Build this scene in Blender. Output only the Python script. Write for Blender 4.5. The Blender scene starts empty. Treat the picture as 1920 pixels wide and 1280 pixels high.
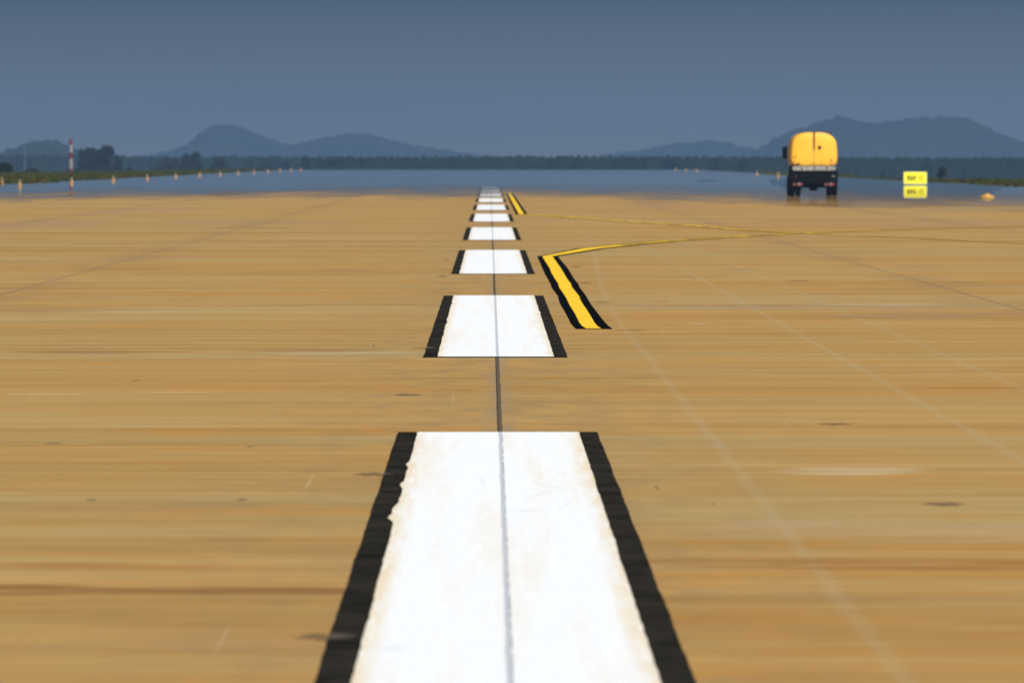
import bpy, math, random
from mathutils import Vector, noise as mnoise
random.seed(7)
R = math.radians
S = bpy.context.scene
C = S.collection
F = 14000.0            # focal length in photograph pixels
HC = 25380.0 / F       # eye height
VX, VY = 918.0, 299.0  # vanishing point of the runway

def gp(px, py):
    """photograph pixel on the runway -> ground point"""
    return ((px - VX) / (py - VY) * HC, 25380.0 / (py - VY))

# ------------------------------------------------------------------ mesh helpers
class MB:
    def __init__(s): s.v = []; s.f = []
    def quad(s, pts):
        n = len(s.v); s.v += [tuple(p) for p in pts]; s.f.append(tuple(range(n, n + len(pts)))); return s
    def box(s, x0, x1, y0, y1, z0, z1):
        n = len(s.v)
        s.v += [(x0,y0,z0),(x1,y0,z0),(x1,y1,z0),(x0,y1,z0),(x0,y0,z1),(x1,y0,z1),(x1,y1,z1),(x0,y1,z1)]
        for q in ((0,3,2,1),(4,5,6,7),(0,1,5,4),(1,2,6,5),(2,3,7,6),(3,0,4,7)): s.f.append(tuple(n + i for i in q))
        return s
    def rings(s, rings, cap0=True, cap1=True):
        n = len(s.v); m = len(rings[0])
        for r in rings: s.v += [tuple(p) for p in r]
        for i in range(len(rings) - 1):
            for j in range(m):
                k = (j + 1) % m
                s.f.append((n+i*m+j, n+i*m+k, n+(i+1)*m+k, n+(i+1)*m+j))
        if cap0: s.f.append(tuple(n + j for j in range(m))[::-1])
        if cap1: s.f.append(tuple(n + (len(rings)-1)*m + j for j in range(m)))
        return s
    def lathe(s, prof, cx=0, cy=0, seg=20, axis='z'):
        rs = []
        for r, h in prof:
            ring = []
            for j in range(seg):
                a = 2*math.pi*j/seg
                if axis == 'z': ring.append((cx + r*math.cos(a), cy + r*math.sin(a), h))
                else: ring.append((h, cx + r*math.cos(a), cy + r*math.sin(a)))   # axis x: centre (y,z)
            rs.append(ring)
        return s.rings(rs)
    def tube(s, a, b, r0, r1=None, seg=8):
        r1 = r0 if r1 is None else r1
        a = Vector(a); b = Vector(b); d = (b - a).normalized()
        u = d.orthogonal().normalized(); w = d.cross(u)
        return s.rings([[p + (u*math.cos(2*math.pi*j/seg) + w*math.sin(2*math.pi*j/seg))*r for j in range(seg)] for p, r in ((a, r0), (b, r1))])
    def build(s, name, mat, parent=None, smooth=False, bevel=0):
        me = bpy.data.meshes.new(name); me.from_pydata(s.v, [], s.f); me.materials.append(mat)
        if smooth:
            for p in me.polygons: p.use_smooth = True
        me.update()
        o = bpy.data.objects.new(name, me); C.objects.link(o)
        if parent: o.parent = parent
        if bevel:
            m = o.modifiers.new('bevel', 'BEVEL'); m.width = bevel; m.segments = 3; m.limit_method = 'ANGLE'
        return o

def tag(o, label=None, cat=None, group=None, kind=None):
    for k, v in (('label', label), ('category', cat), ('group', group), ('kind', kind)):
        if v: o[k] = v
    return o
def empty(name, loc, rz=0):
    o = bpy.data.objects.new(name, None); C.objects.link(o); o.location = loc; o.rotation_euler = (0, 0, rz); o.empty_display_size = .2
    return o
def copy_tree(o, parent=None):
    c = o.copy(); C.objects.link(c); c.parent = parent
    for ch in list(o.children): copy_tree(ch, c)
    return c

# ------------------------------------------------------------------ node helpers
class NT:
    def __init__(s, tree): s.t = tree; s.n = tree.nodes; s.l = tree.links
    def put(s, sock, v):
        if v is None: return
        if isinstance(v, bpy.types.NodeSocket): s.l.new(v, sock)
        elif isinstance(v, (tuple, list)):
            if len(v) == 3 and sock.type == 'RGBA': v = (*v, 1)
            sock.default_value = v
        else: sock.default_value = v
    def m(s, op, a, b=None, c=None, clamp=False):
        n = s.n.new('ShaderNodeMath'); n.operation = op; n.use_clamp = clamp
        s.put(n.inputs[0], a); s.put(n.inputs[1], b); s.put(n.inputs[2], c); return n.outputs[0]
    def smooth(s, v, a, b, lo=0., hi=1., t='SMOOTHSTEP'):
        n = s.n.new('ShaderNodeMapRange'); n.interpolation_type = t
        s.put(n.inputs[0], v); s.put(n.inputs[1], a); s.put(n.inputs[2], b); s.put(n.inputs[3], lo); s.put(n.inputs[4], hi); return n.outputs[0]
    def mix(s, f, a, b, blend='MIX'):
        n = s.n.new('ShaderNodeMix'); n.data_type = 'RGBA'; n.blend_type = blend
        s.put(n.inputs[0], f); s.put(n.inputs[6], a); s.put(n.inputs[7], b); return n.outputs[2]
    def pos(s):
        g = s.n.new('ShaderNodeNewGeometry'); sx = s.n.new('ShaderNodeSeparateXYZ'); s.l.new(g.outputs['Position'], sx.inputs[0])
        s.P = g.outputs['Position']; s.X, s.Y, s.Z = sx.outputs; return s
    def noise(s, scale, detail=4, rough=.5, off=(0, 0, 0), vec=None):
        mp = s.n.new('ShaderNodeMapping'); mp.inputs['Scale'].default_value = scale; mp.inputs['Location'].default_value = off
        s.l.new(vec or s.P, mp.inputs[0])
        n = s.n.new('ShaderNodeTexNoise'); n.inputs['Scale'].default_value = 1; n.inputs['Detail'].default_value = detail; n.inputs['Roughness'].default_value = rough
        s.l.new(mp.outputs[0], n.inputs['Vector']); return n.outputs['Fac']
    def ramp(s, f, stops):
        n = s.n.new('ShaderNodeValToRGB'); e = n.color_ramp.elements
        while len(e) < len(stops): e.new(.5)
        for i, (p, c) in enumerate(stops): e[i].position = p; e[i].color = (*c, 1)
        s.put(n.inputs[0], f); return n.outputs[0]
    def blob(s, cx, cy, rx, ry, wob=None, tilt=0., soft=1.0):
        """soft ellipse mask on the ground around cx,cy"""
        dx = s.m('SUBTRACT', s.X, cx); dy = s.m('SUBTRACT', s.Y, cy)
        if tilt: dy = s.m('MULTIPLY_ADD', dx, tilt, dy)
        a = s.m('DIVIDE', dx, rx); b = s.m('DIVIDE', dy, ry)
        q = s.m('ADD', s.m('MULTIPLY', a, a), s.m('MULTIPLY', b, b))
        if wob is not None: q = s.m('MULTIPLY_ADD', s.m('SUBTRACT', wob, .5), 4.5, q)
        return s.smooth(q, 1.0 + .2*soft, 1.0 - .9*soft)
def new_mat(name):
    m = bpy.data.materials.new(name); m.use_nodes = True; m.node_tree.nodes.clear()
    t = NT(m.node_tree); t.pos(); t.out = t.n.new('ShaderNodeOutputMaterial'); return m, t
def diffuse(name, fn, rough=.0):
    m, t = new_mat(name); b = t.n.new('ShaderNodeBsdfDiffuse'); t.put(b.inputs[0], fn(t)); b.inputs[1].default_value = rough
    t.l.new(b.outputs[0], t.out.inputs[0]); return m
def paint(name, col, rough=.5, metal=0., var=.25, scale=3., dirt=(.12, .08, .05), dirt_amt=.25, emit=None):
    m, t = new_mat(name); b = t.n.new('ShaderNodeBsdfPrincipled')
    tc = t.n.new('ShaderNodeTexCoord').outputs['Object']
    n1 = t.noise((scale,)*3, 6, .6, vec=tc); n2 = t.noise((scale*2.3, scale*2.3, scale*.8), 8, .7, off=(3, 1, 5), vec=tc)
    c = t.mix(t.smooth(n1, .3, .7), tuple(x*(1-var) for x in col), col)
    c = t.mix(t.smooth(n2, .52, .75, 0, dirt_amt), c, dirt)
    t.put(b.inputs['Base Color'], c); b.inputs['Roughness'].default_value = rough; b.inputs['Metallic'].default_value = metal; b.inputs['Specular IOR Level'].default_value = .1 if max(col) < .1 else .4
    t.l.new(b.outputs[0], t.out.inputs[0]); return m

# ------------------------------------------------------------------ ground materials
JX = .070
def joint_mask(t, x0, w, seed=0.):
    n = t.noise((.0, .9, 0), 6, .75, off=(seed, seed, 0))
    n2 = t.noise((30, 1.2, 0), 4, .6, off=(seed, 0, 0))
    dx = t.m('ABSOLUTE', t.m('SUBTRACT', t.m('MULTIPLY_ADD', t.m('SUBTRACT', n, .5), w*.9, t.X), x0))
    ww = t.m('MULTIPLY_ADD', t.m('SUBTRACT', n2, .5), w*.5, w*.5)
    return t.smooth(dx, t.m('MULTIPLY', ww, 1.25), t.m('MULTIPLY', ww, .75))

def runway_col(t):
    # brushed, rain-stained concrete: streaks run across the runway, at every scale
    a = t.noise((.020, .16, 0), 13, .68, off=(11, 3, 0))
    b = t.noise((.05, .9, 0), 12, .74, off=(5, 7, 0))
    g = t.noise((1.1, 30, 0), 7, .8, off=(2, 9, 0))
    big = t.noise((.03, .03, 0), 4, .5, off=(31, 8, 0))
    blot = t.noise((.7, 1.3, 0), 6, .55, off=(1, 4, 0))
    f = t.m('ADD', t.m('MULTIPLY', a, .50), t.m('MULTIPLY', b, .50))
    c = t.ramp(t.smooth(f, .375, .625, t='LINEAR'), [(0, (.235, .124, .036)), (.25, (.318, .180, .056)), (.5, (.378, .225, .076)), (.75, (.412, .262, .102)), (1, (.50, .375, .20))])
    hu = t.noise((.045, .17, 0), 9, .6, off=(41, 13, 0)); hu2 = t.noise((.16, .35, 0), 7, .62, off=(17, 23, 0))
    c = t.mix(t.smooth(hu, .44, .60, 0, .62), c, (.360, .270, .122)); c = t.mix(t.smooth(hu2, .48, .64, 0, .60), c, (.410, .205, .050))
    st1 = t.noise((.10, .22, 0), 10, .66, off=(57, 3, 0)); c = t.mix(t.smooth(st1, .53, .66, 0, .55), c, (.235, .128, .052))
    # greyer / more orange drift
    c = t.mix(t.smooth(blot, .35, .68, 0, .40), c, (.345, .258, .115))
    c = t.mix(t.smooth(big, .40, .62, 0, .30), c, (.42, .215, .056))
    c = t.mix(1.0, c, t.ramp(t.smooth(g, .30, .70, t='LINEAR'), [(0, (.82, .80, .77)), (.5, (1, 1, 1)), (1, (1.13, 1.15, 1.18))]), 'MULTIPLY')
    g2 = t.noise((.30, 2.1, 0), 8, .78, off=(77, 19, 0)); g3 = t.noise((.07, .55, 0), 6, .7, off=(7, 91, 0))
    c = t.mix(1.0, c, t.ramp(t.smooth(g2, .33, .67, t='LINEAR'), [(0, (.91, .88, .85)), (.5, (1, 1, 1)), (1, (1.07, 1.08, 1.10))]), 'MULTIPLY')
    c = t.mix(1.0, c, t.ramp(t.smooth(g3, .36, .64, t='LINEAR'), [(0, (.96, .91, .82)), (.5, (1, 1, 1)), (1, (1.02, 1.05, 1.10))]), 'MULTIPLY')
    # tyre-darkened slab left of the joint
    w = t.noise((2.2, .6, 0), 6, .65, off=(3, 3, 0))
    near_joint = t.smooth(t.m('ABSOLUTE', t.m('SUBTRACT', t.X, .0)), 2.4, .0)
    c = t.mix(t.m('MULTIPLY', near_joint, t.smooth(w, .40, .66, 0, .38)), c, (.20, .14, .085))
    w2 = t.noise((9, .35, 0), 6, .6, off=(8, 3, 0))
    nj = t.smooth(t.m('ABSOLUTE', t.m('SUBTRACT', t.X, JX)), .17, .01)
    c = t.mix(t.m('MULTIPLY', nj, t.smooth(w2, .35, .65, 0.05, .6)), c, (.25, .21, .14))
    # pale ghosts of old markings running with the runway
    for x0, w_, k, seed in ((1.45, .060, .15, 1.), (3.21, .07, .16, 4.), (4.22, .065, .14, 7.)):
        bend = t.m('MULTIPLY', t.smooth(t.Y, 78, 190), .9) if x0 == 1.45 else 0.
        nn = t.noise((0, .35, 0), 3, .5, off=(seed, seed, 0)); n3 = t.noise((14, 3, 0), 6, .7, off=(seed, 0, 0))
        d = t.m('ABSOLUTE', t.m('SUBTRACT', t.m('SUBTRACT', t.m('MULTIPLY_ADD', t.m('SUBTRACT', nn, .5), .06, t.X), x0), bend))
        mk = t.m('MULTIPLY', t.smooth(d, w_*.95, w_*.2), t.smooth(n3, .28, .62, .25*k, 1.2*k))
        mk = t.m('MULTIPLY', mk, t.smooth(t.Y, 260, 120))
        c = t.mix(mk, c, (.38, .36, .25))
    wob = t.noise((14., 4.5, 0), 6, .7, off=(4, 4, 4)); wob2 = t.noise((.9, 2.5, 0), 5, .55, off=(6, 1, 4))
    def spot(px, py, wx, wy, col, k, tilt=0., soft=1.):
        nonlocal c
        x, y = gp(px, py); rx = wx/2*y/F; ry = max(wy/2*y*y/25380., .012)
        c = t.mix(t.m('MULTIPLY', t.blob(x, y, rx, ry*(1.5 if wx > 250 else 1), wob2 if wx > 250 else wob, tilt, soft), k), c, col)
    # long rusty cracks across the slabs close to the camera
    spot(160, 1107, 1500, 13, (.20, .088, .030), .75, -.012*0 + .06)
    spot(140, 1060, 560, 12, (.27, .13, .045), .5)
    spot(1640, 1058, 1150, 15, (.27, .12, .035), .65, .05)
    spot(330, 1210, 700, 22, (.33, .19, .09), .45)
    spot(1590, 883, 290, 11, (.54, .43, .28), .42)
    spot(1700, 995, 900, 30, (.42, .30, .18), .4)
    spot(1500, 575, 1000, 9, (.27, .19, .11), .45); spot(1320, 568, 420, 3, (.44, .33, .2), .28)
    spot(1720, 592, 420, 9, (.27, .18, .10), .5, -.6); spot(1660, 571, 300, 3, (.5, .4, .28), .28)
    spot(165, 660, 330, 4, (.20, .12, .06), .6); spot(590, 657, 260, 5, (.24, .14, .06), .6); spot(640, 662, 300, 3, (.46,.36,.22), .5)
    spot(650, 507, 130, 5, (.26, .15, .07), .6); spot(240, 503, 240, 6, (.28, .16, .07), .6); spot(90, 556, 260, 8, (.36, .19, .07), .5)
    spot(420, 483, 700, 6, (.33, .19, .08), .45); spot(250, 501, 160, 5, (.40, .22, .08), .5)
    spot(60, 580, 330, 14, (.32, .17, .06), .5); spot(1660, 542, 200, 7, (.30, .17, .07), .55); spot(1790, 530, 170, 5, (.26, .17, .09), .5)
    spot(1720, 500, 110, 5, (.27, .19, .10), .5); spot(1500, 472, 500, 7, (.30, .18, .08), .4); spot(1390, 505, 60, 4, (.26, .18, .1), .6)
    spot(1500, 526, 50, 4, (.20, .14, .08), .7); spot(1240, 565, 40, 2, (.3, .1, .05), .6)
    spot(80, 420, 300, 12, (.30, .20, .12), .55); spot(260, 396, 260, 9, (.32, .21, .12), .5); spot(450, 418, 500, 6, (.30, .2, .12), .4)
    spot(1700, 418, 800, 14, (.32, .19, .10), .45); spot(1240, 385, 200, 12, (.33, .2, .11), .5)
    # small dark rubber and tar spots
    for px, py, wx, wy in ((1567, 795, 70, 5), (1770, 945, 92, 9), (764, 740, 66, 5), (700, 889, 80, 8), (610, 1194, 120, 16), (100, 831, 34, 5), (468, 837, 14, 4),
                           (1232, 914, 10, 9), (255, 714, 10, 4), (1338, 945, 8, 5), (170, 937, 24, 6), (455, 936, 26, 6), (700, 648, 6, 5), (800, 652, 60, 3),
                           (1187, 619, 60, 2), (1130, 566, 40, 4), (1140, 600, 22, 2), (1098, 530, 24, 4), (1080, 500, 26, 4), (850, 549, 22, 3), (838, 487, 14, 3), (830, 518, 22, 4)):
        spot(px, py, wx, wy, (.085, .06, .045), .68 if wx > 50 else .45, soft=.9)
    # short bright scratches
    for px, py, wx, wy in ((1310, 607, 40, 3), (90, 738, 200, 4), (330, 735, 200, 3), (850, 748, 3, 26), (1128, 626, 2, 12), (1243, 625, 3, 18), (580, 903, 6, 34), (1476, 796, 4, 12), (1575, 800, 4, 12), (415, 1200, 8, 60)):
        spot(px, py, wx, wy, (.52, .42, .28), .30)
    # sealed joints between the paving lanes
    c = t.mix(t.m('MULTIPLY', joint_mask(t, JX, .034), .95), c, (.105, .078, .055))
    c = t.mix(t.m('MULTIPLY', joint_mask(t, JX - .014, .008, 5.), .8), c, (.03, .025, .02))
    for x0, s_ in ((-6.55, 2.), (6.42, 3.), (-13.4, 6.), (13.2, 8.)):
        c = t.mix(t.m('MULTIPLY', joint_mask(t, x0, .036, s_), .72), c, (.13, .105, .085))
        hal = t.smooth(t.m('ABSOLUTE', t.m('SUBTRACT', t.X, x0)), .9, .0)
        c = t.mix(t.m('MULTIPLY', hal, t.smooth(t.noise((.5, .12, 0), 5, .6, off=(s_, 2, 0)), .42, .6, 0, .45)), c, (.27, .165, .085))
    return c
M_RUN = diffuse('runway_concrete', runway_col)

def white_col(t):
    n = t.noise((5., .10, 0), 6, .6, off=(9, 2, 0)); n2 = t.noise((14, .9, 0), 6, .65, off=(1, 7, 0)); n3 = t.noise((9., .7, 0), 8, .7)
    c = t.mix(t.smooth(n, .46, .70, 0, .6), (.765, .78, .785), (.735, .675, .57))
    c = t.mix(t.smooth(n3, .60, .78, 0, .35), c, (.64, .60, .52))
    e = t.m('ABSOLUTE', t.m('SUBTRACT', t.X, .06))
    ed = t.m('ADD', e, t.m('MULTIPLY', t.m('SUBTRACT', n2, .5), .20))
    c = t.mix(t.smooth(ed, .43, .56, 0, .75), c, (.68, .54, .32))
    # old drips of brighter paint and scuffs
    n4 = t.noise((16, .55, 0), 3, .5, off=(6, 1, 0))
    c = t.mix(t.smooth(t.m('ABSOLUTE', t.m('SUBTRACT', n4, .5)), .015, .0, 0, .7), c, (.84, .85, .85))
    for px, py, wx, wy, tl in ((1060, 950, 46, 5, -14), (1010, 930, 60, 6, -6), (985, 960, 90, 5, 0), (1035, 915, 70, 4, 5), (905, 905, 8, 16, 0), (735, 1220, 60, 14, 0)):
        x, y = gp(px, py)
        c = t.mix(t.m('MULTIPLY', t.blob(x, y, wx/2*y/F, max(wy/2*y*y/25380, .015), None, tl), .22), c, (.45, .48, .53))
    c = t.mix(t.m('MULTIPLY', joint_mask(t, JX, .022), .75), c, (.36, .39, .44))
    c = t.mix(t.m('MULTIPLY', joint_mask(t, JX + .012, .007, 5.), t.smooth(t.noise((3, 2.2, 0), 6, .7), .42, .62, .1, .85)), c, (.16, .15, .15))
    return c
M_WHITE = diffuse('white_paint', white_col)
def black_col(t):
    n = t.noise((3, 1.6, 0), 7, .65, off=(2, 2, 0)); n2 = t.noise((30, 8, 0), 6, .7); n3 = t.noise((.4, 1.1, 0), 5, .6, off=(9, 9, 0))
    c = t.mix(t.smooth(n, .3, .7), (.0135, .0125, .0100), (.030, .027, .021))
    c = t.mix(t.smooth(n3, .58, .66, 0, .7), c, (.006, .006, .006))
    c = t.mix(t.smooth(n2, .62, .80, 0, .30), c, (.11, .085, .05))
    for px, py, wx, wy in ((700, 889, 80, 6), (610, 1194, 130, 14), (800, 652, 40, 3)):
        x, y = gp(px, py); c = t.mix(t.m('MULTIPLY', t.blob(x, y, wx/2*y/F, wy/2*y*y/25380), .5), c, (.15, .12, .10))
    return c
M_BLACK = diffuse('black_paint', black_col)
M_JET = diffuse('fresh_black_paint', lambda t: t.mix(t.smooth(t.noise((20, 3, 0), 6, .6), .4, .8), t.mix(t.smooth(t.X, 4, 10, 0, .85), (.0035, .0035, .0035), (.27, .165, .06)), t.mix(t.smooth(t.X, 4, 10, 0, .85), (.010, .009, .008), (.30, .19, .07))))
def yellow_col(t):
    n = t.noise((6, .8, 0), 6, .6)
    c = t.mix(t.smooth(n, .35, .7), (.76, .47, .028), (.84, .545, .045))
    worn = t.m('MULTIPLY', t.smooth(t.noise((1.1, .12, 0), 5, .7, off=(4, 4, 4)), .42, .56, 0, .62), t.smooth(t.X, 1.4, 3.2))
    c = t.mix(worn, c, (.15, .095, .035))
    return t.mix(t.smooth(t.X, 5, 12, 0, .75), c, (.36, .22, .07))
M_YEL = diffuse('yellow_paint', yellow_col)

# ------------------------------------------------------------------ the mirage on the hot pavement
m, t = new_mat('mirage'); M_MIR = m
inv = t.m('DIVIDE', 25380., t.Y)
nz = t.noise((.16, .012, 0), 5, .62, off=(2, 3, 0)); nf = t.noise((.42, .07, 0), 6, .66, off=(7, 3, 0))
inv2 = t.m('ADD', t.m('ADD', inv, t.m('MULTIPLY', t.m('SUBTRACT', nz, .5), 30.)), t.m('MULTIPLY', t.m('SUBTRACT', nf, .5), 46.))
xr = t.m('MAXIMUM', t.X, 0); xl = t.m('MAXIMUM', t.m('MULTIPLY', t.X, -1), 0)
zero = t.m('ADD', t.m('MULTIPLY_ADD', xr, 1.45, 70.), t.m('MULTIPLY', xl, .40))
full = t.m('ADD', t.m('MULTIPLY_ADD', xr, .10, 46.), t.m('MULTIPLY', xl, .30))
mask = t.m('MULTIPLY', t.m('POWER', t.smooth(inv2, zero, full, 0, 1, t='LINEAR'), .85), .96)
left = t.smooth(t.X, 9, -3); tilt = t.m('MAXIMUM', t.m('MULTIPLY', left, t.smooth(t.Y, 395, 450)), t.smooth(t.Y, 640, 800))
cn = t.n.new('ShaderNodeCombineXYZ'); t.l.new(t.m('MULTIPLY', tilt, -.0028), cn.inputs[1]); cn.inputs[2].default_value = 1.
tr = t.n.new('ShaderNodeBsdfTransparent'); gl = t.n.new('ShaderNodeBsdfGlossy'); gl.inputs['Roughness'].default_value = 0.0
t.put(gl.inputs['Color'], (.97, .98, .95)); t.l.new(cn.outputs[0], gl.inputs['Normal'])
mx = t.n.new('ShaderNodeMixShader'); t.l.new(mask, mx.inputs[0]); t.l.new(tr.outputs[0], mx.inputs[1]); t.l.new(gl.outputs[0], mx.inputs[2])
t.l.new(mx.outputs[0], t.out.inputs[0])

# ------------------------------------------------------------------ terrain, runway, mirage sheets
def smst(a, b, v):
    v = max(0., min(1., (v - a)/(b - a))); return v*v*(3 - 2*v)
YE = 1275.
def terr(x, y):
    ax = abs(x)
    yb = 930. if x < 0 else 660.
    yd = yb + (YE + 10 - yb)*(1 - (smst(37, 60, ax) if x < 0 else smst(36, 42, ax)))
    drop = smst(yd, yd + 420., y)
    z = -.05 - 6.*drop
    if ax > 200: z -= 2.*smst(200, 900, ax)
    return z
def axis(stops):
    out = []
    for (a, b, st) in stops:
        v = a
        while v < b - 1e-6: out.append(v); v += st
    out.append(stops[-1][1]); return out
def terr_col(t):
    n = t.noise((.05, .05, .05), 8, .65); n2 = t.noise((.8, .8, .8), 6, .6)
    c = t.ramp(n, [(.3, (.028, .038, .008)), (.5, (.045, .045, .010)), (.7, (.065, .050, .016))])
    return t.mix(t.smooth(n2, .3, .7), c, t.mix(.5, c, (.03, .035, .012)))
M_TERR = diffuse('verge_earth', terr_col)
mb = MB()
xs = axis([(-3500, -500, 500), (-500, -100, 50), (-100, -30, 5), (-30, 30, 30), (30, 50, 1), (50, 100, 5), (100, 500, 50), (500, 3500, 500)])
ys = axis([(-300, 500, 200), (500, 2000, 30), (2000, 4000, 200), (4000, 9800, 580)])
for y in ys:
    for x in xs: mb.v.append((x, y, terr(x, y)))
nx = len(xs)
for j in range(len(ys) - 1):
    for i in range(nx - 1): mb.f.append((j*nx+i, j*nx+i+1, (j+1)*nx+i+1, (j+1)*nx+i))
tag(mb.build('ground', M_TERR, smooth=True), 'grassy flat land around the runway falling away to the forest', 'ground', kind='structure')
mb = MB(); yy = axis([(-60, YE, 40)])
for a, b in zip(yy[:-1], yy[1:]): mb.quad([(-35.2, a, 0), (35.2, a, 0), (35.2, b, 0), (-35.2, b, 0)])
tag(mb.build('runway', M_RUN), 'sunlit orange-brown concrete runway with crosswise streaks', 'runway', kind='structure')
mb = MB().quad([(-35.0, 222, .02), (35.0, 222, .02), (35.0, YE, .02), (-35.0, YE, .02)])
tag(mb.build('mirage_water', M_MIR), 'blue mirage like a sheet of water across the far runway', 'mirage', kind='structure')

# ------------------------------------------------------------------ centreline stripes
def edge(seed, x0, amp, y):
    return x0 + amp*(mnoise.noise(Vector((seed, y*.55, 0))) + .6*mnoise.noise(Vector((seed+9, y*2.3, 0))) + .3*mnoise.noise(Vector((seed+5, y*7.1, 3.))))
def band(name, mat, parent, seedl, xl, seedr, xr, y0, y1, z, ampl, ampr, step=.25, extra=None):
    mb = MB(); n = max(1, int((y1 - y0)/step)); L = []; Rr = []
    for i in range(n + 1):
        y = y0 + (y1 - y0)*i/n
        a = edge(seedl, xl, ampl, y); b = edge(seedr, xr, ampr, y)
        if extra: a += extra(y)
        L.append((a, y, z)); Rr.append((b, y, z))
    for i in range(n): mb.quad([L[i], Rr[i], Rr[i+1], L[i+1]])
    return mb.build(name, mat, parent)
def splash(y):
    return -sum(w*math.exp(-((y - c)/s)**2) for c, s, w in ((44.3, .35, .018), (41.5, .40, .020), (37.7, .40, .034), (38.5, .45, .022)))
ordn = ['nearest', 'second', 'third', 'fourth', 'fifth', 'sixth', 'seventh', 'eighth', 'ninth', 'tenth']
det = ['cut off by the bottom edge of the picture', 'lying beside the near end of the yellow line', 'level with the bend in the yellow line', 'just beyond the bend in the yellow line', 'below the far yellow line',
       'level with the near end of the far yellow line', 'beside the far yellow line', 'just below the mirage', 'half lost in the mirage', 'smallest and faintest, inside the mirage']
for k in range(10):
    far = 49.5 + 49.75*k; near = far - 30.8
    y0, y1 = near, far
    root = empty('centreline_stripe', (0, 0, 0))
    tag(root, '%s white centreline stripe, %s' % (ordn[k], det[k]), 'runway marking', 'white stripes along the runway centreline')
    root.location = (.06, y0, 0)
    ox = Vector((.06, y0, 0))
    s = 20*k; am = .007 + .0045*k
    def loc(o):
        o.location = -ox; return o
    st = .12 if k < 2 else .6
    loc(band('white_paint', M_WHITE, root, s+1, -.478, s+2, .592, y0, y1, .008, am, am, st, splash if k == 0 else None))
    loc(band('black_border', M_BLACK, root, s+3, -.610, s+1.5, -.44, y0, y1, .004, am*.8, .001, st))
    loc(band('black_border', M_BLACK, root, s+2.5, .55, s+4, .716, y0, y1, .004, .001, am*.8, st))
    for ya, yb in ((y0 - .11, y0 + .02), (y1 - .02, y1 + .10)):
        loc(MB().quad([(-.608, ya, .0045), (.714, ya, .0045), (.714, yb, .0045), (-.608, yb, .0045)]).build('black_end_line', M_JET, root))

# ------------------------------------------------------------------ yellow lead lines
def offs(path, off):
    out = []
    for i, p in enumerate(path):
        a = path[max(0, i-1)]; b = path[min(len(path)-1, i+1)]
        d1 = (Vector(p) - Vector(a)); d2 = (Vector(b) - Vector(p))
        if d1.length == 0: d1 = d2
        if d2.length == 0: d2 = d1
        d1.normalize(); d2.normalize(); n1 = Vector((d1.y, -d1.x)); n2 = Vector((d2.y, -d2.x)); n = (n1 + n2).normalized()
        out.append(Vector(p) + n*off/max(.35, n.dot(n1)))
    return out
def resample(path, st):
    out = []
    for a, b in zip(path[:-1], path[1:]):
        n = max(1, int((Vector(b) - Vector(a)).length/st))
        for i in range(n): out.append(tuple(Vector(a).lerp(Vector(b), i/n)))
    out.append(path[-1]); return out
def smoothpath(p, it=3, keep=1):
    for _ in range(it):
        q = [p[0]]
        for a, b in zip(p[:-1], p[1:]): q += [tuple(Vector(a).lerp(Vector(b), .25)), tuple(Vector(a).lerp(Vector(b), .75))]
        q.append(p[-1]); p = q
    return p
def strip(mb, A, B, z):
    for i in range(len(A) - 1): mb.quad([(A[i][0], A[i][1], z), (B[i][0], B[i][1], z), (B[i+1][0], B[i+1][1], z), (A[i+1][0], A[i+1][1], z)])
# traced edges of the near straight piece
rows = [262, 330, 400, 470, 540, 590, 640, 690, 740, 795, 850, 900, 950, 1005, 1060, 1100, 1132]
tr_bl = [430, 462, 490, 522, 562, 590, 605, 645, 680, 692, 715, 748, 775, 805, 830, 862, 900]
tr_yl = [490, 532, 578, 605, 648, 682, 696, 732, 765, 795, 820, 852, 882, 910, 936, 968, 1018]
tr_yr = [612, 660, 710, 752, 792, 832, 850, 892, 932, 952, 985, 1022, 1052, 1085, 1116, 1150, 1200]
tr_br = [680, 735, 795, 838, 880, 925, 945, 985, 1020, 1050, 1085, 1125, 1162, 1205, 1250, 1290, 1336]
def tp(xs_): return [gp(940 + x/6.4, 440 + r/6.4) for x, r in zip(xs_, rows)][::-1]   # near to far
bl, yl, yr, br = tp(tr_bl), tp(tr_yl), tp(tr_yr), tp(tr_br)
arm_px = [(1110, 466), (1150, 462), (1200, 457), (1250, 452.3), (1320, 448), (1390, 443.5), (1500, 437.5), (1600, 433.3), (1700, 430), (1800, 427.6), (1920, 425.3), (2060, 423)]
arm = [gp(*p) for p in arm_px]
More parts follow.
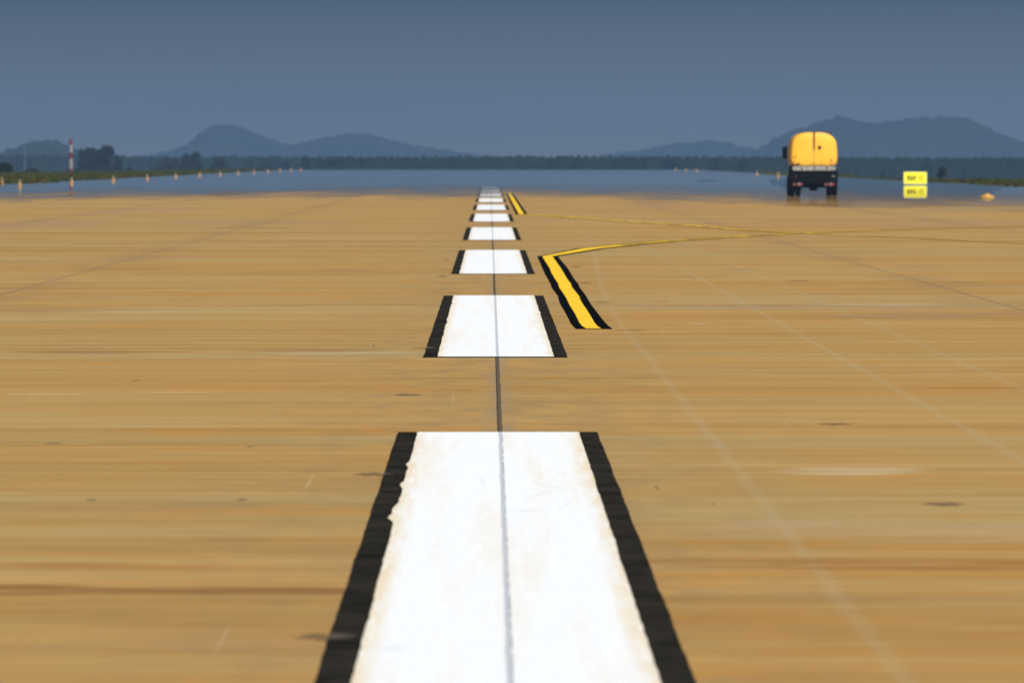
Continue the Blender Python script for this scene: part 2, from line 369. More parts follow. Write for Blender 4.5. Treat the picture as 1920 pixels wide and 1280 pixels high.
def yel_line(label, bl, yl, yr, br, arm, first, extra_rev=False):
    root = empty('yellow_lead_line', (1.1, yl[0][1], 0)); ox = Vector((1.1, yl[0][1], 0))
    tag(root, label, 'taxiway marking', 'yellow lead lines joining the runway centreline')
    ln = len(arm)
    A = {k: offs(arm, o) for k, o in (('bl', -.30), ('yl', -.17), ('yr', .17), ('br', .30))}
    # offs() right side positive: for an arm heading away and right, left = far side
    E = {}
    for k, base in (('bl', bl), ('yl', yl), ('yr', yr), ('br', br)):
        E[k] = list(base) + [tuple(v) for v in A[k][first:]]
    def jit(P, seed):
        P = resample(P, .8); return [(x + .004*mnoise.noise(Vector((seed, y*.9, 0))), y + (.10*mnoise.noise(Vector((seed, x*1.3, 5))) if abs(x) > 1.8 else 0)) for x, y in P]
    for a, b, mat, nm, z in (('bl', 'yl', M_JET, 'black_border', .004), ('yr', 'br', M_JET, 'black_border', .004), ('yl', 'yr', M_YEL, 'yellow_paint', .008)):
        m_ = MB(); P, Q = E[a], E[b]
        n = min(len(P), len(Q)); P, Q = P[:n], Q[:n]
        # subdivide both sides with equal counts
        PP, QQ = [], []
        for i in range(n - 1):
            c = 6
            for j in range(c):
                PP.append(Vector(P[i]).lerp(Vector(P[i+1]), j/c)); QQ.append(Vector(Q[i]).lerp(Vector(Q[i+1]), j/c))
        PP.append(Vector(P[-1])); QQ.append(Vector(Q[-1]))
        strip(m_, PP, QQ, z)
        o = m_.build(nm, mat, root); o.location = -ox
    return root
yel_line('near black-bordered yellow line bending sharply right beside the second white stripe', bl, yl, yr, br, arm, 0)
# far line: straight along the centreline, and an arm coming back towards the camera on the right
root = empty('yellow_lead_line', (1.05, 246, 0)); ox = Vector((1.05, 246, 0))
tag(root, 'far yellow line running into the mirage, joined by a thin arm from the right', 'taxiway marking', 'yellow lead lines joining the runway centreline')
armb = [gp(*p) for p in [(978, 402.6), (1010, 404), (1050, 406.3), (1090, 409.5), (1160, 414.5), (1230, 419.3), (1300, 423.6), (1370, 429.5), (1420, 433), (1500, 437.8), (1600, 442), (1700, 445.5), (1800, 450.5), (1920, 456.6), (2060, 463)]]
def rib(name, mat, path, o0, o1, z, dz=0):
    P = [Vector(p) for p in resample(path, .7)]
    A, B = offs(P, o0), offs(P, o1); m_ = MB(); strip(m_, A, B, z); o = m_.build(name, mat, root); o.location = -ox
st_ = [(1.052 + .012*mnoise.noise(Vector((3, y*.12, 0))), y) for y in [246 + 3*i for i in range(52)]]
rib('yellow_paint', M_YEL, st_, -.085, .085, .010)
rib('black_border', M_JET, st_, -.19, -.07, .005); rib('black_border', M_JET, st_, .07, .20, .005)
rib('yellow_paint', M_YEL, armb, -.15, .15, .0095)
rib('black_border', M_JET, armb, -.24, -.14, .0055); rib('black_border', M_JET, armb, .14, .24, .0055)

# ------------------------------------------------------------------ grass verge
def grass_patch(name, label, spots, seed):
    rnd = random.Random(seed); mb = MB()
    for (x0, x1, y0, y1, n, h) in spots:
        for _ in range(n):
            x = rnd.uniform(x0, x1); y = y0 + (y1 - y0)*rnd.random()
            if abs(x) < (33.2 if x > 0 and y > 780 else 35.4) + .6*mnoise.noise(Vector((x*0, y*.07, seed))): continue
            z = terr(x, y); hh = h*rnd.uniform(.4, 1.25)*(1 + .7*mnoise.noise(Vector((x*.15, y*.05, 2)))); a = rnd.uniform(0, math.pi); w = rnd.uniform(.05, .14)
            lx, ly = rnd.uniform(-.12, .12), rnd.uniform(-.12, .12)
            dx, dy = math.cos(a)*w, math.sin(a)*w
            mb.quad([(x-dx, y-dy, z), (x+dx, y+dy, z), (x+lx+dx*.3, y+ly+dy*.3, z+hh), (x+lx-dx*.3, y+ly-dy*.3, z+hh)])
    def col(t):
        n = t.noise((.12, .03, .3), 5, .6); n2 = t.noise((3, 3, 3), 4, .6)
        c = t.ramp(t.smooth(n, .3, .7, t='LINEAR'), [(0, (.042, .062, .005)), (.4, (.058, .066, .005)), (.7, (.078, .066, .008)), (1, (.09, .058, .014))])
        return t.mix(t.smooth(n2, .3, .7), c, t.mix(.45, c, (.03, .03, .01)))
    return tag(mb.build(name, diffuse(name, col)), label, 'grass', kind='stuff')
grass_patch('grass', 'strip of green and brown grass along the left edge of the runway',
            [(-60, -35, 460, 620, 14000, .30), (-75, -35, 620, 950, 14000, .32), (-60, -35, 950, 1290, 6000, .30)], 3)
grass_patch('grass', 'brown and green grass strip along the right edge of the runway behind the yellow sign',
            [(35.2, 60, 430, 640, 12000, .15), (35.2, 60, 640, 700, 3000, .15), (33.2, 39, 790, 930, 2500, .24)], 5)

# ------------------------------------------------------------------ foliage
def leaf_mat(name, dark, light):
    m, t = new_mat(name); d = t.n.new('ShaderNodeBsdfDiffuse'); tl = t.n.new('ShaderNodeBsdfTranslucent')
    n = t.noise((.5, .5, .5), 5, .6); c = t.mix(t.smooth(n, .3, .7), dark, light)
    t.put(d.inputs[0], c); t.put(tl.inputs[0], c)
    mx = t.n.new('ShaderNodeMixShader'); mx.inputs[0].default_value = .25
    t.l.new(d.outputs[0], mx.inputs[1]); t.l.new(tl.outputs[0], mx.inputs[2]); t.l.new(mx.outputs[0], t.out.inputs[0]); return m
M_LEAF = leaf_mat('foliage', (.010, .016, .008), (.024, .032, .013))
M_LEAF2 = leaf_mat('forest_foliage', (.009, .016, .008), (.022, .034, .013))
M_BARK = diffuse('bark', lambda t: t.mix(t.noise((3, 3, 12), 5, .6), (.06, .045, .03), (.12, .095, .07)))
def crown_mb(mb, cx, cy, z0, z1, rx, rnd, n, leaf, lumps=7):
    H = z1 - z0; ls = []
    for _ in range(lumps):
        a = rnd.uniform(0, 6.283); q = rnd.random(); r = rx*.6*math.sqrt(rnd.random())*(1 - .35*q)
        s = rx*rnd.uniform(.42, .68)*(1 - .25*q)
        ls.append((cx + r*math.cos(a), cy + r*math.sin(a), z0 + s*.8 + max(0, H - 1.8*s)*q, s))
    ls.append((cx, cy, z1 - rx*.45, rx*.45))
    for _ in range(n):
        lx, ly, lz, s = rnd.choice(ls)
        v = Vector((rnd.gauss(0, 1), rnd.gauss(0, 1), rnd.gauss(0, 1))).normalized()*s*(rnd.random()**.35)
        p = Vector((lx, ly, lz)) + Vector((v.x, v.y, v.z*.85))
        if p.z > z1: p.z = z1 - rnd.random()*.2*H
        u = Vector((rnd.gauss(0, 1), rnd.gauss(0, 1), rnd.gauss(0, 1))).normalized(); w = u.orthogonal().normalized(); k = leaf*rnd.uniform(.6, 1.4)
        mb.quad([p - u*k - w*k*.5, p + u*k - w*k*.5, p + u*k*.7 + w*k*.6, p - u*k*.8 + w*k*.5])
def make_tree(label, cat, px, ytop, wpx, Y, seed, group=None, low=.0, n=2200):
    X = (px - VX)/F*Y; zt = HC + (VY - ytop)/F*Y; zb = terr(X, Y); rnd = random.Random(seed); rx = wpx*.58/F*Y; H = zt - zb
    root = empty('tree' if cat == 'tree' else 'bush', (X, Y, zb)); tag(root, label, cat, group)
    mb = MB(); crown_mb(mb, 0, 0, H*low, H, rx, rnd, n, max(.12, rx*.16), 16); mb.build('crown', M_LEAF, root)
    tk = MB(); r0 = max(.05, H*.022); tk.tube((0, 0, -.2), (.1*rx, 0, H*.35), r0, r0*.7); tk.tube((.1*rx, 0, H*.34), (-.05*rx, .1*rx, H*.8), r0*.7, r0*.25)
    for i in range(5):
        a = 6.283*i/5 + seed; tk.tube((.08*rx, 0, H*(.3+.08*i)), (rx*.6*math.cos(a), rx*.6*math.sin(a), H*(.5+.08*i)), r0*.4, r0*.12, 6)
    tk.build('trunk', M_BARK, root)
    return root
TG = 'trees on the left beyond the grass'
make_tree('low dark tree at the left end of the tallest clump', 'tree', 153, 281, 24, 1875, 1, TG)
make_tree('rounded tree in the middle of the tallest clump on the left', 'tree', 173, 277, 34, 1900, 2, TG)
make_tree('tallest peaked tree at the right of the clump beside the red and white mast', 'tree', 199, 272.5, 42, 1875, 3, TG)
make_tree('small tree at the right foot of the tallest clump on the left', 'tree', 220, 291, 26, 1925, 4, TG)
make_tree('broad low tree left of the pair under the big left hill', 'tree', 318, 295, 60, 2187, 5, TG)
make_tree('left tree of the pair standing under the big left hill', 'tree', 350, 288, 26, 2125, 6, TG)
make_tree('taller right tree of the pair under the big left hill', 'tree', 368, 284.5, 28, 2125, 7, TG)
make_tree('round isolated tree below the peak of the big left hill', 'tree', 412, 293.5, 38, 2187, 8, TG)
make_tree('low tree between the round tree and the forest, left of three', 'tree', 470, 300, 20, 2500, 9, TG)
make_tree('low wide tree between the round tree and the forest, middle of three', 'tree', 500, 298, 34, 2500, 10, TG)
make_tree('low tree near the left end of the forest, right of three', 'tree', 535, 301, 20, 2500, 11, TG)
make_tree('dark tree standing at the left end of the long forest', 'tree', 572, 295, 24, 2250, 12, TG)
make_tree('dark round bush cut by the left edge of the picture, on the grass', 'bush', 6, 304, 36, 880, 13, n=900)
make_tree('small dim bush behind the grass left of the red and white mast', 'bush', 60, 314, 36, 1080, 14, n=700)
make_tree('faint dark bush right of the yellow sign in front of the forest', 'bush', 1766, 312, 26, 930, 15, n=300)
make_tree('faint thin bush left of the yellow sign in front of the forest', 'bush', 1655, 318, 14, 930, 16, n=120)
make_tree('thin dark bush beside the mast behind the grass', 'bush', 245, 313, 20, 1300, 17, n=400)

def forest(name, label, x0, x1, Y0, rows_, ytop, sp, seed, leaf, per, hgt=9.):
    mb = MB(); rnd = random.Random(seed)
    for r in range(rows_):
        Y = Y0 + r*14; xa, xb = (x0 - VX)/F*Y, (x1 - VX)/F*Y; x = xa
        N_ = 260; core = []
        for i in range(N_ + 1):
            xx = xa + (xb - xa)*i/N_; pq = VX + xx/Y*F; zt = HC + (VY - ytop(pq) - 4.5)/F*Y + .5*mnoise.noise(Vector((xx*.5, r, seed)))
            core.append(((xx, Y - 3.5, terr(xx, Y) - .5), (xx, Y - 2.5, zt - .7), (xx, Y, zt), (xx, Y + 3, zt - .8), (xx, Y + 4, terr(xx, Y) - .5)))
        for A_, B_ in zip(core[:-1], core[1:]):
            for q in range(4): mb.quad([A_[q], B_[q], B_[q+1], A_[q+1]])
        while x < xb:
            px = VX + x/Y*F
            yt = ytop(px) - 1.2*mnoise.noise(Vector((px*.03, r*7, seed))) - rnd.uniform(-1.0, .8)
            zt = HC + (VY - yt)/F*Y; zb = max(terr(x, Y), zt - hgt)
            crown_mb(mb, x, Y + rnd.uniform(-4, 4), zb + .2, zt, sp*.85, rnd, per, leaf, 6)
            x += sp*rnd.uniform(.7, 1.2)
    return tag(mb.build(name, M_LEAF2), label, 'forest', kind='stuff')
def yt_r(px):
    if px < 620: return 296.5
    return 293.0 - 1.3*math.exp(-((px - 1010)/140)**2) + 1.6*smst(1450, 1700, px)
forest('forest', 'long dark blue-green forest edge across the horizon', 575, 2150, 2350, 3, yt_r, 2.5, 4, .50, 80)
forest('far_forest', 'paler, hazier woodland low on the left horizon behind the clumps of trees', -200, 640, 3000, 3, lambda p: 292.5 - 2.*smst(260, 60, p), 3.4, 6, .70, 80, 11.)

# ------------------------------------------------------------------ hills
def hill_col(t):
    n = t.noise((.01, .01, .03), 8, .65); return t.mix(t.smooth(n, .35, .65), (.010, .018, .008), (.026, .034, .015))
M_HILL = diffuse('hill_scrub', hill_col)
def hill(label, prof, Y, depth, seed):
    mb = MB(); N = 150; K = 22
    x0, x1 = prof[0][0], prof[-1][0]
    for j in range(K + 1):
        v = -1 + 2*j/K
        for i in range(N + 1):
            px = x0 + (x1 - x0)*i/N
            for (a, ya), (b, yb) in zip(prof[:-1], prof[1:]):
                if a <= px <= b:
                    q = (px - a)/(b - a); ya = ya + (yb - ya)*q; break
            Yp = Y + v*depth*.45; X = (px - VX)/F*Y
            top = HC + (VY - ya)/F*Y + 9
            env = max(0, 1 - v*v)**.8
            h = top*env*(1 + .18*(1 - env)*mnoise.noise(Vector((px*.02, v*2, seed)))) + top*.03*mnoise.noise(Vector((px*.10, v*5, seed))) + 2.4*mnoise.noise(Vector((px*.085, v*3, seed)))*env + 2.6*mnoise.noise(Vector((px*.3, v*9, seed)))*env
            mb.v.append((X, Yp, h - 9.))
    for j in range(K):
        for i in range(N): mb.f.append((j*(N+1)+i, j*(N+1)+i+1, (j+1)*(N+1)+i+1, (j+1)*(N+1)+i))
    o = mb.build('hill', M_HILL, smooth=True); tag(o, label, 'hill', kind='structure')
hill('low near hill at the far left behind the red and white mast', [(-260, 300), (-150, 288), (-40, 290), (0, 287), (30, 281), (58, 270), (90, 263.5), (108, 267), (130, 276), (160, 285), (200, 294), (260, 300)], 4600, 500, 1)
hill('rounded blue hill and its lower shoulder on the left horizon', [(230, 299), (290, 291), (330, 282), (356, 270), (378, 250), (400, 238), (425, 234), (452, 239), (480, 251), (520, 266), (548, 272), (580, 265), (620, 257), (660, 251.5), (695, 252.5), (722, 260), (760, 270), (800, 277), (850, 285), (900, 292), (960, 299)], 7200, 700, 2)
hill('long blue flat-topped mountain on the right behind the yellow truck', [(1385, 299), (1420, 282), (1450, 264), (1480, 248), (1505, 240), (1535, 229), (1560, 222), (1580, 219), (1598, 225), (1630, 232), (1660, 230), (1700, 224), (1740, 220), (1775, 221.5), (1805, 221), (1830, 231), (1860, 247), (1900, 263), (1960, 276), (2050, 288), (2150, 299)], 6600, 700, 3)
hill('faint low hill left of the yellow truck', [(1090, 299), (1150, 289), (1200, 283), (1232, 276), (1265, 270), (1300, 267.5), (1335, 264.5), (1362, 267), (1390, 276), (1430, 281), (1500, 290), (1560, 299)], 7400, 600, 4)

# ------------------------------------------------------------------ mast
M_RED = paint('mast_red', (.26, .03, .04), .6); M_WH = paint('mast_white', (.40, .40, .40), .6); M_GREY = paint('galvanised', (.20, .21, .23), .5, .3)
Ym = 900.; Xm = (133 - VX)/F*Ym; zb = terr(Xm, Ym); root = empty('mast', (Xm, Ym, zb))
tag(root, 'tall red and white banded mast standing in the grass on the left', 'mast')
zz = lambda py: HC + (VY - py)/F*Ym - zb
bands = [(332, 316.5, M_RED), (316.5, 298, M_WH), (298, 286, M_RED), (286, 272, M_WH), (272, 261.5, M_RED)]
for a, b, mm in bands:
    mb = MB(); z0, z1 = (0 if a == 332 else zz(a)), zz(b) - .01
    w0 = .17 + .05*(1 - z0/4.5); w1 = .17 + .05*(1 - z1/4.5)
    cs = [(math.cos(q), math.sin(q)) for q in (.5, .5 + 2.094, .5 + 4.189)]
    for cx, cy in cs: mb.tube((cx*w0, cy*w0, z0), (cx*w1, cy*w1, z1), .045, None, 8)
    nseg = max(2, int((z1 - z0)/.28))
    for i in range(nseg):
        za, zc = z0 + (z1 - z0)*i/nseg, z0 + (z1 - z0)*(i+1)/nseg; wa = w0 + (w1-w0)*i/nseg; wc = w0 + (w1-w0)*(i+1)/nseg
        for j in range(3):
            p, q = cs[j], cs[(j+1) % 3]; mb.tube((p[0]*wa, p[1]*wa, za), (q[0]*wc, q[1]*wc, zc), .03, None, 5); mb.tube((q[0]*wa, q[1]*wa, za), (p[0]*wc, p[1]*wc, zc), .03, None, 5)
    mb.box(-.11, .11, -.05, .05, z0 + .02, z1 - .02)
    mb.build('band', mm, root)
MB().tube((0, 0, zz(262)), (0, 0, zz(249)), .035, .015).build('antenna', M_GREY, root)
Yp = 2100.; Xp = (47 - VX)/F*Yp; zb = terr(Xp, Yp); root = empty('mast', (Xp, Yp, zb)); zz = lambda py: HC + (VY - py)/F*Yp - zb
tag(root, 'very faint thin pale mast far off at the left, in front of the low hill', 'mast')
MB().tube((0, 0, 0), (0, 0, zz(281)), .20, .10).build('pole', M_GREY, root); MB().lathe([(.01, zz(281)), (.18, zz(281)+.02), (.18, zz(281)+.25), (.01, zz(281)+.3)]).build('lamp_head', M_GREY, root)

# ------------------------------------------------------------------ runway edge markers
M_OR = paint('marker_orange', (.42, .21, .075), .5); M_PALE = paint('marker_pale', (.28, .28, .19), .35); M_BASE = paint('marker_base', (.40, .23, .10), .6)
def make_marker():
    root = empty('edge_marker', (0, 0, 0))
    MB().lathe([(.17, 0), (.17, .03), (.15, .045), (.13, .05)]).build('base', M_BASE, root, True)
    MB().lathe([(.13, .048), (.11, .16), (.085, .26), (.065, .31), (.04, .315)]).build('body', M_OR, root, True)
    MB().lathe([(.05, .316), (.055, .40), (.045, .47), (.02, .50)]).build('lamp', M_PALE, root, True)
    return root
proto = make_marker(); GL = 'orange markers along the left runway edge'; GR = 'orange markers along the right runway edge'
on = ['first', 'second', 'third', 'fourth', 'fifth', 'sixth', 'seventh', 'eighth', 'ninth', 'tenth', 'eleventh', 'twelfth', 'thirteenth']
for k in range(13):
    o = proto if k == 0 else copy_tree(proto)
    o.location = (-30., 477 + 59.2*k, .021)
    tag(o, 'small orange edge marker, %s from the left in the row along the left edge' % on[k], 'edge marker', GL)
for k, (Y, lb) in enumerate(((776, 'small orange edge marker in the mirage just left of the yellow truck'), (838, 'second small orange edge marker left of the yellow truck'),
                             (1082, 'faint orange marker under the low hill, rightmost of three'), (1142, 'faint orange marker under the low hill, middle of three'), (1205, 'faint orange marker under the low hill, leftmost of three'))):
    o = copy_tree(proto); o.location = (30., Y, .021); tag(o, lb, 'edge marker', GR)
o = copy_tree(proto); o.location = ((4 - VX)/F*545, 545, .0); o.rotation_euler.z = 1; tag(o, 'orange marker on the grass, cut by the left edge of the picture', 'edge marker'); 
if 'group' in o: del o['group']
# low orange object right
M_LOW = paint('low_marker_orange', (.66, .36, .07), .6); xq, yq = gp(1851, 371); root = empty('low_marker', (xq, yq, .021)); tag(root, 'flat low orange marker on the pavement far right of the yellow sign', 'marker')
MB().lathe([(.34, 0), (.36, .03), (.30, .07), (.16, .11)]).build('base', M_LOW, root, True)
MB().lathe([(.15, .108), (.15, .14), (.10, .17), (.02, .18)]).build('lamp', M_LOW, root, True)

# ------------------------------------------------------------------ yellow sign
Ys = 525.; Xs = (1716 - VX)/F*Ys; sc = Ys/F; zb = terr(Xs, Ys) if Xs > 35.2 else .02
root = empty('runway_sign', (Xs, Ys, zb)); tag(root, 'low bright yellow box sign with dark characters beside the right grass', 'sign')
M_SY = paint('sign_yellow', (.78, .68, .010), .45, var=.06, dirt_amt=.06); M_SF = paint('sign_frame', (.62, .62, .34), .5); M_SK = paint('sign_ink', (.06, .05, .005), .6, var=.4)
hh = (346.8 - 322.3)*sc; ww = 43.5*sc; M_SIDE = M_SF
cab = MB(); rr = .11
def rrect(w, h, r, y, zc, n=6, sx=0.):
    out = []
    for cx, cz, a0 in ((w/2-r, h/2-r, 0), (-w/2+r, h/2-r, 90), (-w/2+r, -h/2+r, 180), (w/2-r, -h/2+r, 270)):
        for i in range(n+1):
            a = R(a0 + 90*i/n); out.append((cx + r*math.cos(a) + sx, y, zc + cz + r*math.sin(a)))
    return out
zc = .05 + (hh-.05)/2; ch = hh - .05
cab.rings([rrect(ww, ch, rr, -.12, zc), rrect(ww, ch, rr, .12, zc)]).build('cabinet', M_SF, root)
MB().rings([rrect(ww-.09, ch-.09, .07, -.135, zc), rrect(ww-.09, ch-.09, .07, -.1215, zc)]).build('face', M_SY, root)
for xx in (-.6, 0, .6): MB().box(xx-.05, xx+.05, -.05, .05, 0, .052).build('foot', M_GREY, root)
MB().box(-ww/2, ww/2, -.18, .18, -.03, .010).build('plinth', M_GREY, root)
ink = MB()
def stroke(x0, z0, x1, z1, w=.075):
    ink.tube((x0, -.137, z0), (x1, -.137, z1), w/2, None, 6)
zc2 = zc + .0; g = .16
for (a, b, c, d) in ((-.52, -g, -.52, g), (-.52, g, -.40, g*.5), (-.40, g*.5, -.52, 0), (-.52, 0, -.38, -g), (-.30, -g, -.28, g), (-.28, g, -.17, -g), (-.29, 0, -.19, 0),
                     (-.10, g, -.05, 0), (-.05, 0, 0.03, g), (-.05, 0, -.05, -g), (-.10, 0, .02, 0)):
    stroke(a, zc2 + b, c, zc2 + d)
ink.build('characters', M_SK, root)
ink = MB()
for (a, b, c, d) in ((.30, -g, .30, g), (.24, g*.6, .30, g), (.40, g*.8, .50, g), (.50, g, .54, g*.4), (.54, g*.4, .40, -g), (.40, -g, .56, -g)): stroke(a, zc2 + b, c, zc2 + d, .055)
ink.build('numerals', paint('sign_ink_faded', (.22, .19, .01), .6), root)

# ------------------------------------------------------------------ yellow truck seen from behind
Yt = 368.; Xt = (1526.5 - VX)/F*Yt; u = Yt/F
T = empty('tank_truck', (Xt, Yt, .021)); tag(T, 'dirty yellow round-bodied sweeper truck driving away on the right side of the runway', 'truck')
def truck_yellow():
    m, t = new_mat('truck_yellow'); b = t.n.new('ShaderNodeBsdfPrincipled'); tc = t.n.new('ShaderNodeTexCoord').outputs['Object']
    sx = t.n.new('ShaderNodeSeparateXYZ'); t.l.new(tc, sx.inputs[0]); ox_, oy_, oz_ = sx.outputs
    n1 = t.noise((2, 2, 2), 6, .6, vec=tc); n2 = t.noise((4.5, 2, 3.2), 8, .7, off=(3, 7, 5), vec=tc); n3 = t.noise((14, 14, 3), 6, .6, vec=tc)
    c = t.mix(t.smooth(n1, .3, .7), (.84, .385, .010), (.86, .44, .016))
    c = t.mix(t.smooth(n3, .5, .75, 0, .25), c, (.84, .58, .16))
    side = t.smooth(t.m('ABSOLUTE', ox_), .62, 1.08); low = t.smooth(oz_, 2.2, 1.45)
    wear = t.m('MULTIPLY', t.m('MULTIPLY', side, low), t.smooth(n2, .44, .62))
    c = t.mix(t.m('MULTIPLY', wear, .95), c, (.26, .08, .025))
    bot = t.m('MULTIPLY', t.smooth(oz_, 1.66, 1.5), t.smooth(n2, .46, .62)); c = t.mix(t.m('MULTIPLY', bot, .6), c, (.30, .13, .05))
    t.put(b.inputs['Base Color'], c); b.inputs['Roughness'].default_value = .55; t.l.new(b.outputs[0], t.out.inputs[0]); return m
M_TY = truck_yellow(); M_TO = paint('truck_side', (.62, .25, .03), .5, dirt=(.2, .06, .03), dirt_amt=.6, scale=2.)
M_TK = paint('truck_black', (.004, .004, .005), .9, var=.3, dirt=(.010, .008, .007)); M_TW = paint('truck_white', (.36, .35, .30), .6, var=.5, scale=3.5, dirt=(.08, .08, .06), dirt_amt=1.)
M_RUB = paint('tyre_rubber', (.006, .006, .006), .9, dirt=(.012, .010, .009)); M_LR = paint('lamp_red', (.20, .02, .035), .4); M_LW = paint('lamp_white', (.26, .23, .21), .4); M_GL = paint('window_glass', (.02, .03, .04), .08); M_RUST = paint('rust', (.10, .04, .02), .8, dirt=(.03, .02, .015), dirt_amt=.6)
def sect(sc_x=1., sc_z=1., y=0., n=64):
    zc_, hz, = 2.29, .84; out = []
    for i in range(n):
        a = 2*math.pi*i/n; ca, sa = math.cos(a), math.sin(a)
        e = 2/4.8 if sa > 0 else 2/7.
        x = math.copysign(abs(ca)**e, ca); z = math.copysign(abs(sa)**(e if sa > 0 else e), sa)
        zz_ = z*hz
        w = 1.125 - .035*z - .13*max(0, z)**2.4
        crown = -.12*(abs(x)**2.2)*max(0, z)
        out.append((x*w*sc_x, y, zc_ + (zz_ + crown)*sc_z))
    return out
body = MB().rings([sect(.30, .30, -.10), sect(.62, .62, -.085), sect(.86, .86, -.055), sect(.955, .955, -.02), sect(.99, .99, .02), sect(1, 1, .08), sect(1, 1, 4.3), sect(.97, .97, 4.4)])
hop = body.build('hopper_body', M_TY, T, smooth=True)
def arc_prof(xs_, y, hz):
    pass
# centre seam rib down the back
rib_ = MB()
prof = [(-.15, 2.28), (-.15, 2.6), (-.13, 2.85), (-.08, 3.02), (0.02, 3.14)]
for i in range(len(prof) - 1):
    (ya, za), (yb, zb_) = prof[i], prof[i+1]; w = .036
    rib_.box(-w, w, min(ya, yb) - .012, max(ya, yb) + .07, za, zb_)
rib_.build('hinge_rib', M_RUST, T)
MB().box(-.012, .012, -.122, -.05, 1.50, 2.285).build('door_seam', paint('seam', (.42, .22, .06), .6), T)
MB().lathe([(.085, 0), (.085, .05), (.05, .06)], 0, 0, 20).build('inspection_port', M_TK, T)
p = T.children[-1]; p.rotation_euler = (R(90), 0, 0); p.location = ((1538 - 1528)*u, -.095, (368-277.5)*u)
for (xx, zz_, ln) in ((-.80, 1.56, .18), (.83, 1.75, .10), (-.95, 1.9, .08)): MB().box(xx-ln/2, xx+ln/2, -.075, .02, zz_-.04, zz_+.04).build('latch', M_RUST, T, bevel=.01)
MB().rings([rrect(2.14, .21, .09, -.11, 1.35), rrect(2.14, .21, .09, .12, 1.35)]).build('bumper', M_TW, T, smooth=False)
for xx in (-.60, .0, .62): MB().box(xx-.035, xx+.035, -.118, -.100, 1.23, 1.44).build('bumper_bracket', M_RUST, T)
MB().box(-1.08, 1.08, .02, 4.5, .96, 1.45).build('sub_frame', M_TK, T)
MB().box(-1.17, 1.17, -.02, .30, .62, 1.26).build('rear_panel', M_TK, T, bevel=.04)
MB().box(-1.17, 1.17, .30, 2.5, .75, 1.18).build('side_skirt', M_TK, T)
MB().box(-.42, .42, .25, 4.8, .45, .97).build('chassis_rail', M_TK, T)
MB().lathe([(.05, -.9), (.12, -.6), (.13, -.25), (.28, -.15), (.28, .15), (.13, .25), (.12, .6), (.05, .9)], .95, .52, 20, 'x').build('rear_axle', M_TK, T, smooth=True)
def lamp(x0):
    l = MB().box(x0-.30, x0+.30, -.05, .02, .47, .66).build('tail_lamp_cluster', M_TK, T, bevel=.015)
    MB().box(x0-.13, x0+.00, -.062, -.045, .51, .62).build('red_lens', M_LR, l); MB().box(x0+.09, x0+.21, -.062, -.045, .51, .62).build('red_lens', M_LR, l)
    MB().box(x0+.01, x0+.08, -.060, -.045, .50, .64).build('reflector', M_LW, l); MB().box(x0-.27, x0-.15, -.060, -.045, .52, .60).build('reflector', paint('lens_amber', (.24, .09, .05), .4), l)
    return l
lamp(-.78); lamp(.78)
MB().box(.88, 1.02, -.035, -.01, .92, 1.02).build('reflector', paint('reflector_grey', (.10, .10, .08), .5), T); MB().box(-.93, -.86, -.035, -.01, .92, .99).build('reflector', paint('reflector_red', (.12, .02, .02), .5), T)
def wheel(xc, yc, w, r=.50):
    o = MB().lathe([(r*.62, xc-w/2), (r*.92, xc-w/2), (r, xc-w/2+.04), (r, xc+w/2-.04), (r*.92, xc+w/2), (r*.62, xc+w/2)], yc, r, 32, 'x').build('wheel', M_RUB, T, smooth=False)
    MB().lathe([(.08, xc-w/2+.01), (r*.60, xc-w/2+.03), (r*.60, xc+w/2-.03), (.08, xc+w/2-.01)], yc, r, 24, 'x').build('rim', M_GREY, o); return o
for s_ in (-1, 1):
    wheel(s_*1.04, .95, .24); wheel(s_*.76, .95, .24); wheel(s_*.98, 5.4, .28)
    MB().box(s_*.89-.27, s_*.89+.27, .12, .15, .28, .64).build('mudflap', M_TK, T)
# cab in front, hidden for the most part
cabm = MB().rings([[(x*.87, y, z) for x, z in ((-1.1, .7), (1.1, .7), (1.12, 1.7), (1.02, 2.65), (.9, 2.8), (-.9, 2.8), (-1.02, 2.65), (-1.12, 1.7))] for y in (4.6, 6.35)])
cb = cabm.build('cab', M_TY, T, bevel=.06)
MB().quad([(-.85, 4.59, 1.9), (.85, 4.59, 1.9), (.8, 4.59, 2.5), (-.8, 4.59, 2.5)]).build('window', M_GL, cb)
for s_ in (-1, 1):
    mr = MB().rings([rrect(.26, .62, .08, 6.0, 2.12, sx=1.10 if s_ > 0 else -1.20), rrect(.26, .62, .08, 6.12, 2.12, sx=1.10 if s_ > 0 else -1.20)]).build('wing_mirror', M_TK, T)
    MB().tube((s_*1.0, 6.05, 2.48), ((1.30 if s_ > 0 else -1.15), 6.05, 2.47), .025).build('mirror_arm', M_TK, mr)
MB().lathe([(.05, 3.0), (.05, 3.10), (.03, 3.18)], .82, .6, 12).build('beacon', M_RUST, T); MB().box(-.07, .07, .0, .10, 3.10, 3.17).build('roof_catch', M_RUST, T)

# ------------------------------------------------------------------ haze, sky, sun, camera
m = bpy.data.materials.new('haze'); m.use_nodes = True; nt = m.node_tree; nt.nodes.clear()
o_ = nt.nodes.new('ShaderNodeOutputMaterial'); v_ = nt.nodes.new('ShaderNodeVolumePrincipled')
v_.inputs['Color'].default_value = (.225, .375, .605, 1); v_.inputs['Density'].default_value = 1.8e-4; v_.inputs['Anisotropy'].default_value = 0.
nt.links.new(v_.outputs[0], o_.inputs['Volume'])
tag(MB().box(-3800, 3800, -600, 10000, -11, 75).build('haze', m), 'pale blue haze over the far runway, forest and hills', 'haze', kind='stuff')

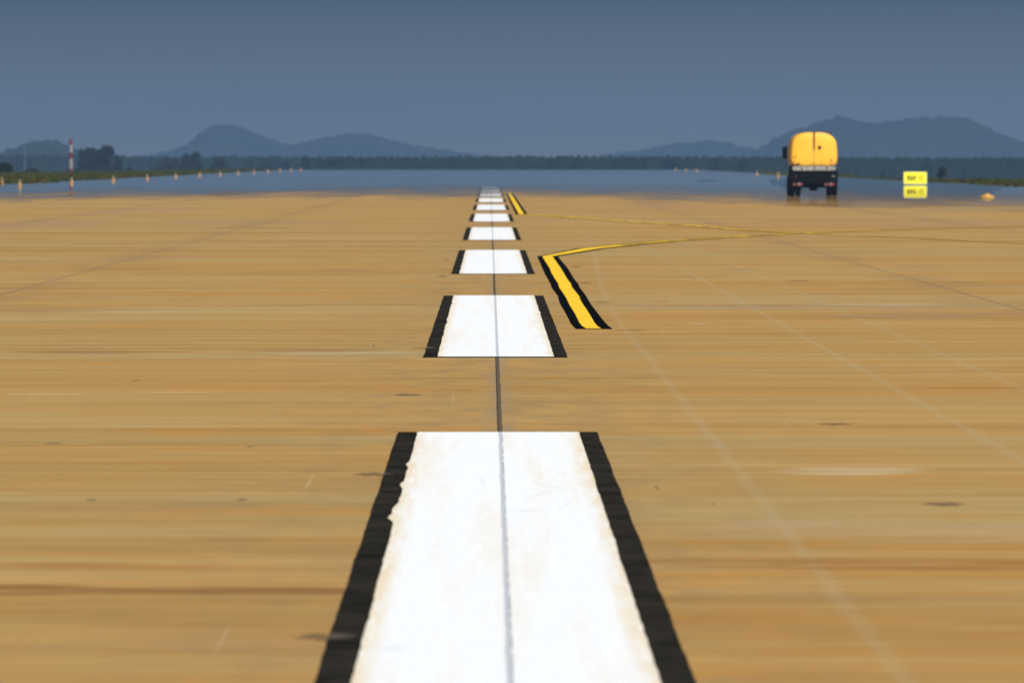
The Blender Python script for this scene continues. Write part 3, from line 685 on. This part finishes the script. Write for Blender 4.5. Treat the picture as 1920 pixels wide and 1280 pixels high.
SUN_EL, SUN_AZ = 46., 158.      # azimuth measured from +Y (view direction) clockwise: behind and to the right
sd = Vector((math.sin(R(SUN_AZ))*math.cos(R(SUN_EL)), math.cos(R(SUN_AZ))*math.cos(R(SUN_EL)), math.sin(R(SUN_EL))))
L = bpy.data.lights.new('sun', 'SUN'); L.energy = 4.9; L.angle = R(.53); L.color = (1, .965, .90)
lo = bpy.data.objects.new('sun', L); C.objects.link(lo); lo.rotation_euler = (-sd).to_track_quat('-Z', 'Y').to_euler()
W = bpy.data.worlds.new('World'); S.world = W; W.use_nodes = True; t = NT(W.node_tree); t.n.clear()
wo = t.n.new('ShaderNodeOutputWorld'); bg = t.n.new('ShaderNodeBackground'); bg.inputs[1].default_value = 1.
sk = t.n.new('ShaderNodeTexSky'); sk.sky_type = 'NISHITA'; sk.sun_disc = False; sk.sun_elevation = R(SUN_EL); sk.sun_rotation = R(SUN_AZ)
tcg = t.n.new('ShaderNodeTexCoord').outputs['Generated']; sx = t.n.new('ShaderNodeSeparateXYZ'); t.l.new(tcg, sx.inputs[0])
sky = t.mix(1.0, sk.outputs[0], (.075, .075, .075), 'MULTIPLY')
nn = t.noise((14, 14, 70), 5, .5, vec=tcg)
bank = t.ramp(t.smooth(sx.outputs[2], 0, .032, t='LINEAR'), [(0, (.235, .225, .160)), (.33, (.130, .145, .150)), (.68, (.058, .087, .118)), (1, (.045, .075, .115))])
bank = t.mix(1.0, bank, t.mix(nn, (.88, .89, .90), (1.16, 1.13, 1.08)), 'MULTIPLY')
t.l.new(t.mix(t.smooth(sx.outputs[2], .05, .30), bank, sky), bg.inputs[0]); t.l.new(bg.outputs[0], wo.inputs[0])

cam = bpy.data.cameras.new('camera'); co = bpy.data.objects.new('camera', cam); C.objects.link(co); S.camera = co
cam.sensor_width = 36; cam.lens = F/1920*36; cam.clip_start = .5; cam.clip_end = 40000
co.location = (0, 0, HC)
pitch = math.atan((640 - VY)/F); yaw = math.atan((960 - VX)/F)
co.rotation_euler = (R(90) - pitch, 0, -yaw)
cam.dof.use_dof = True; cam.dof.focus_distance = 70; cam.dof.aperture_fstop = 7.6; cam.dof.aperture_blades = 9
S.view_settings.view_transform = 'Standard'; S.view_settings.look = 'None'; S.view_settings.gamma = 1; S.view_settings.exposure = 0
S.cycles.volume_bounces = 0; S.cycles.filter_width = 1.6; S.cycles.max_bounces = 8; S.cycles.transparent_max_bounces = 16
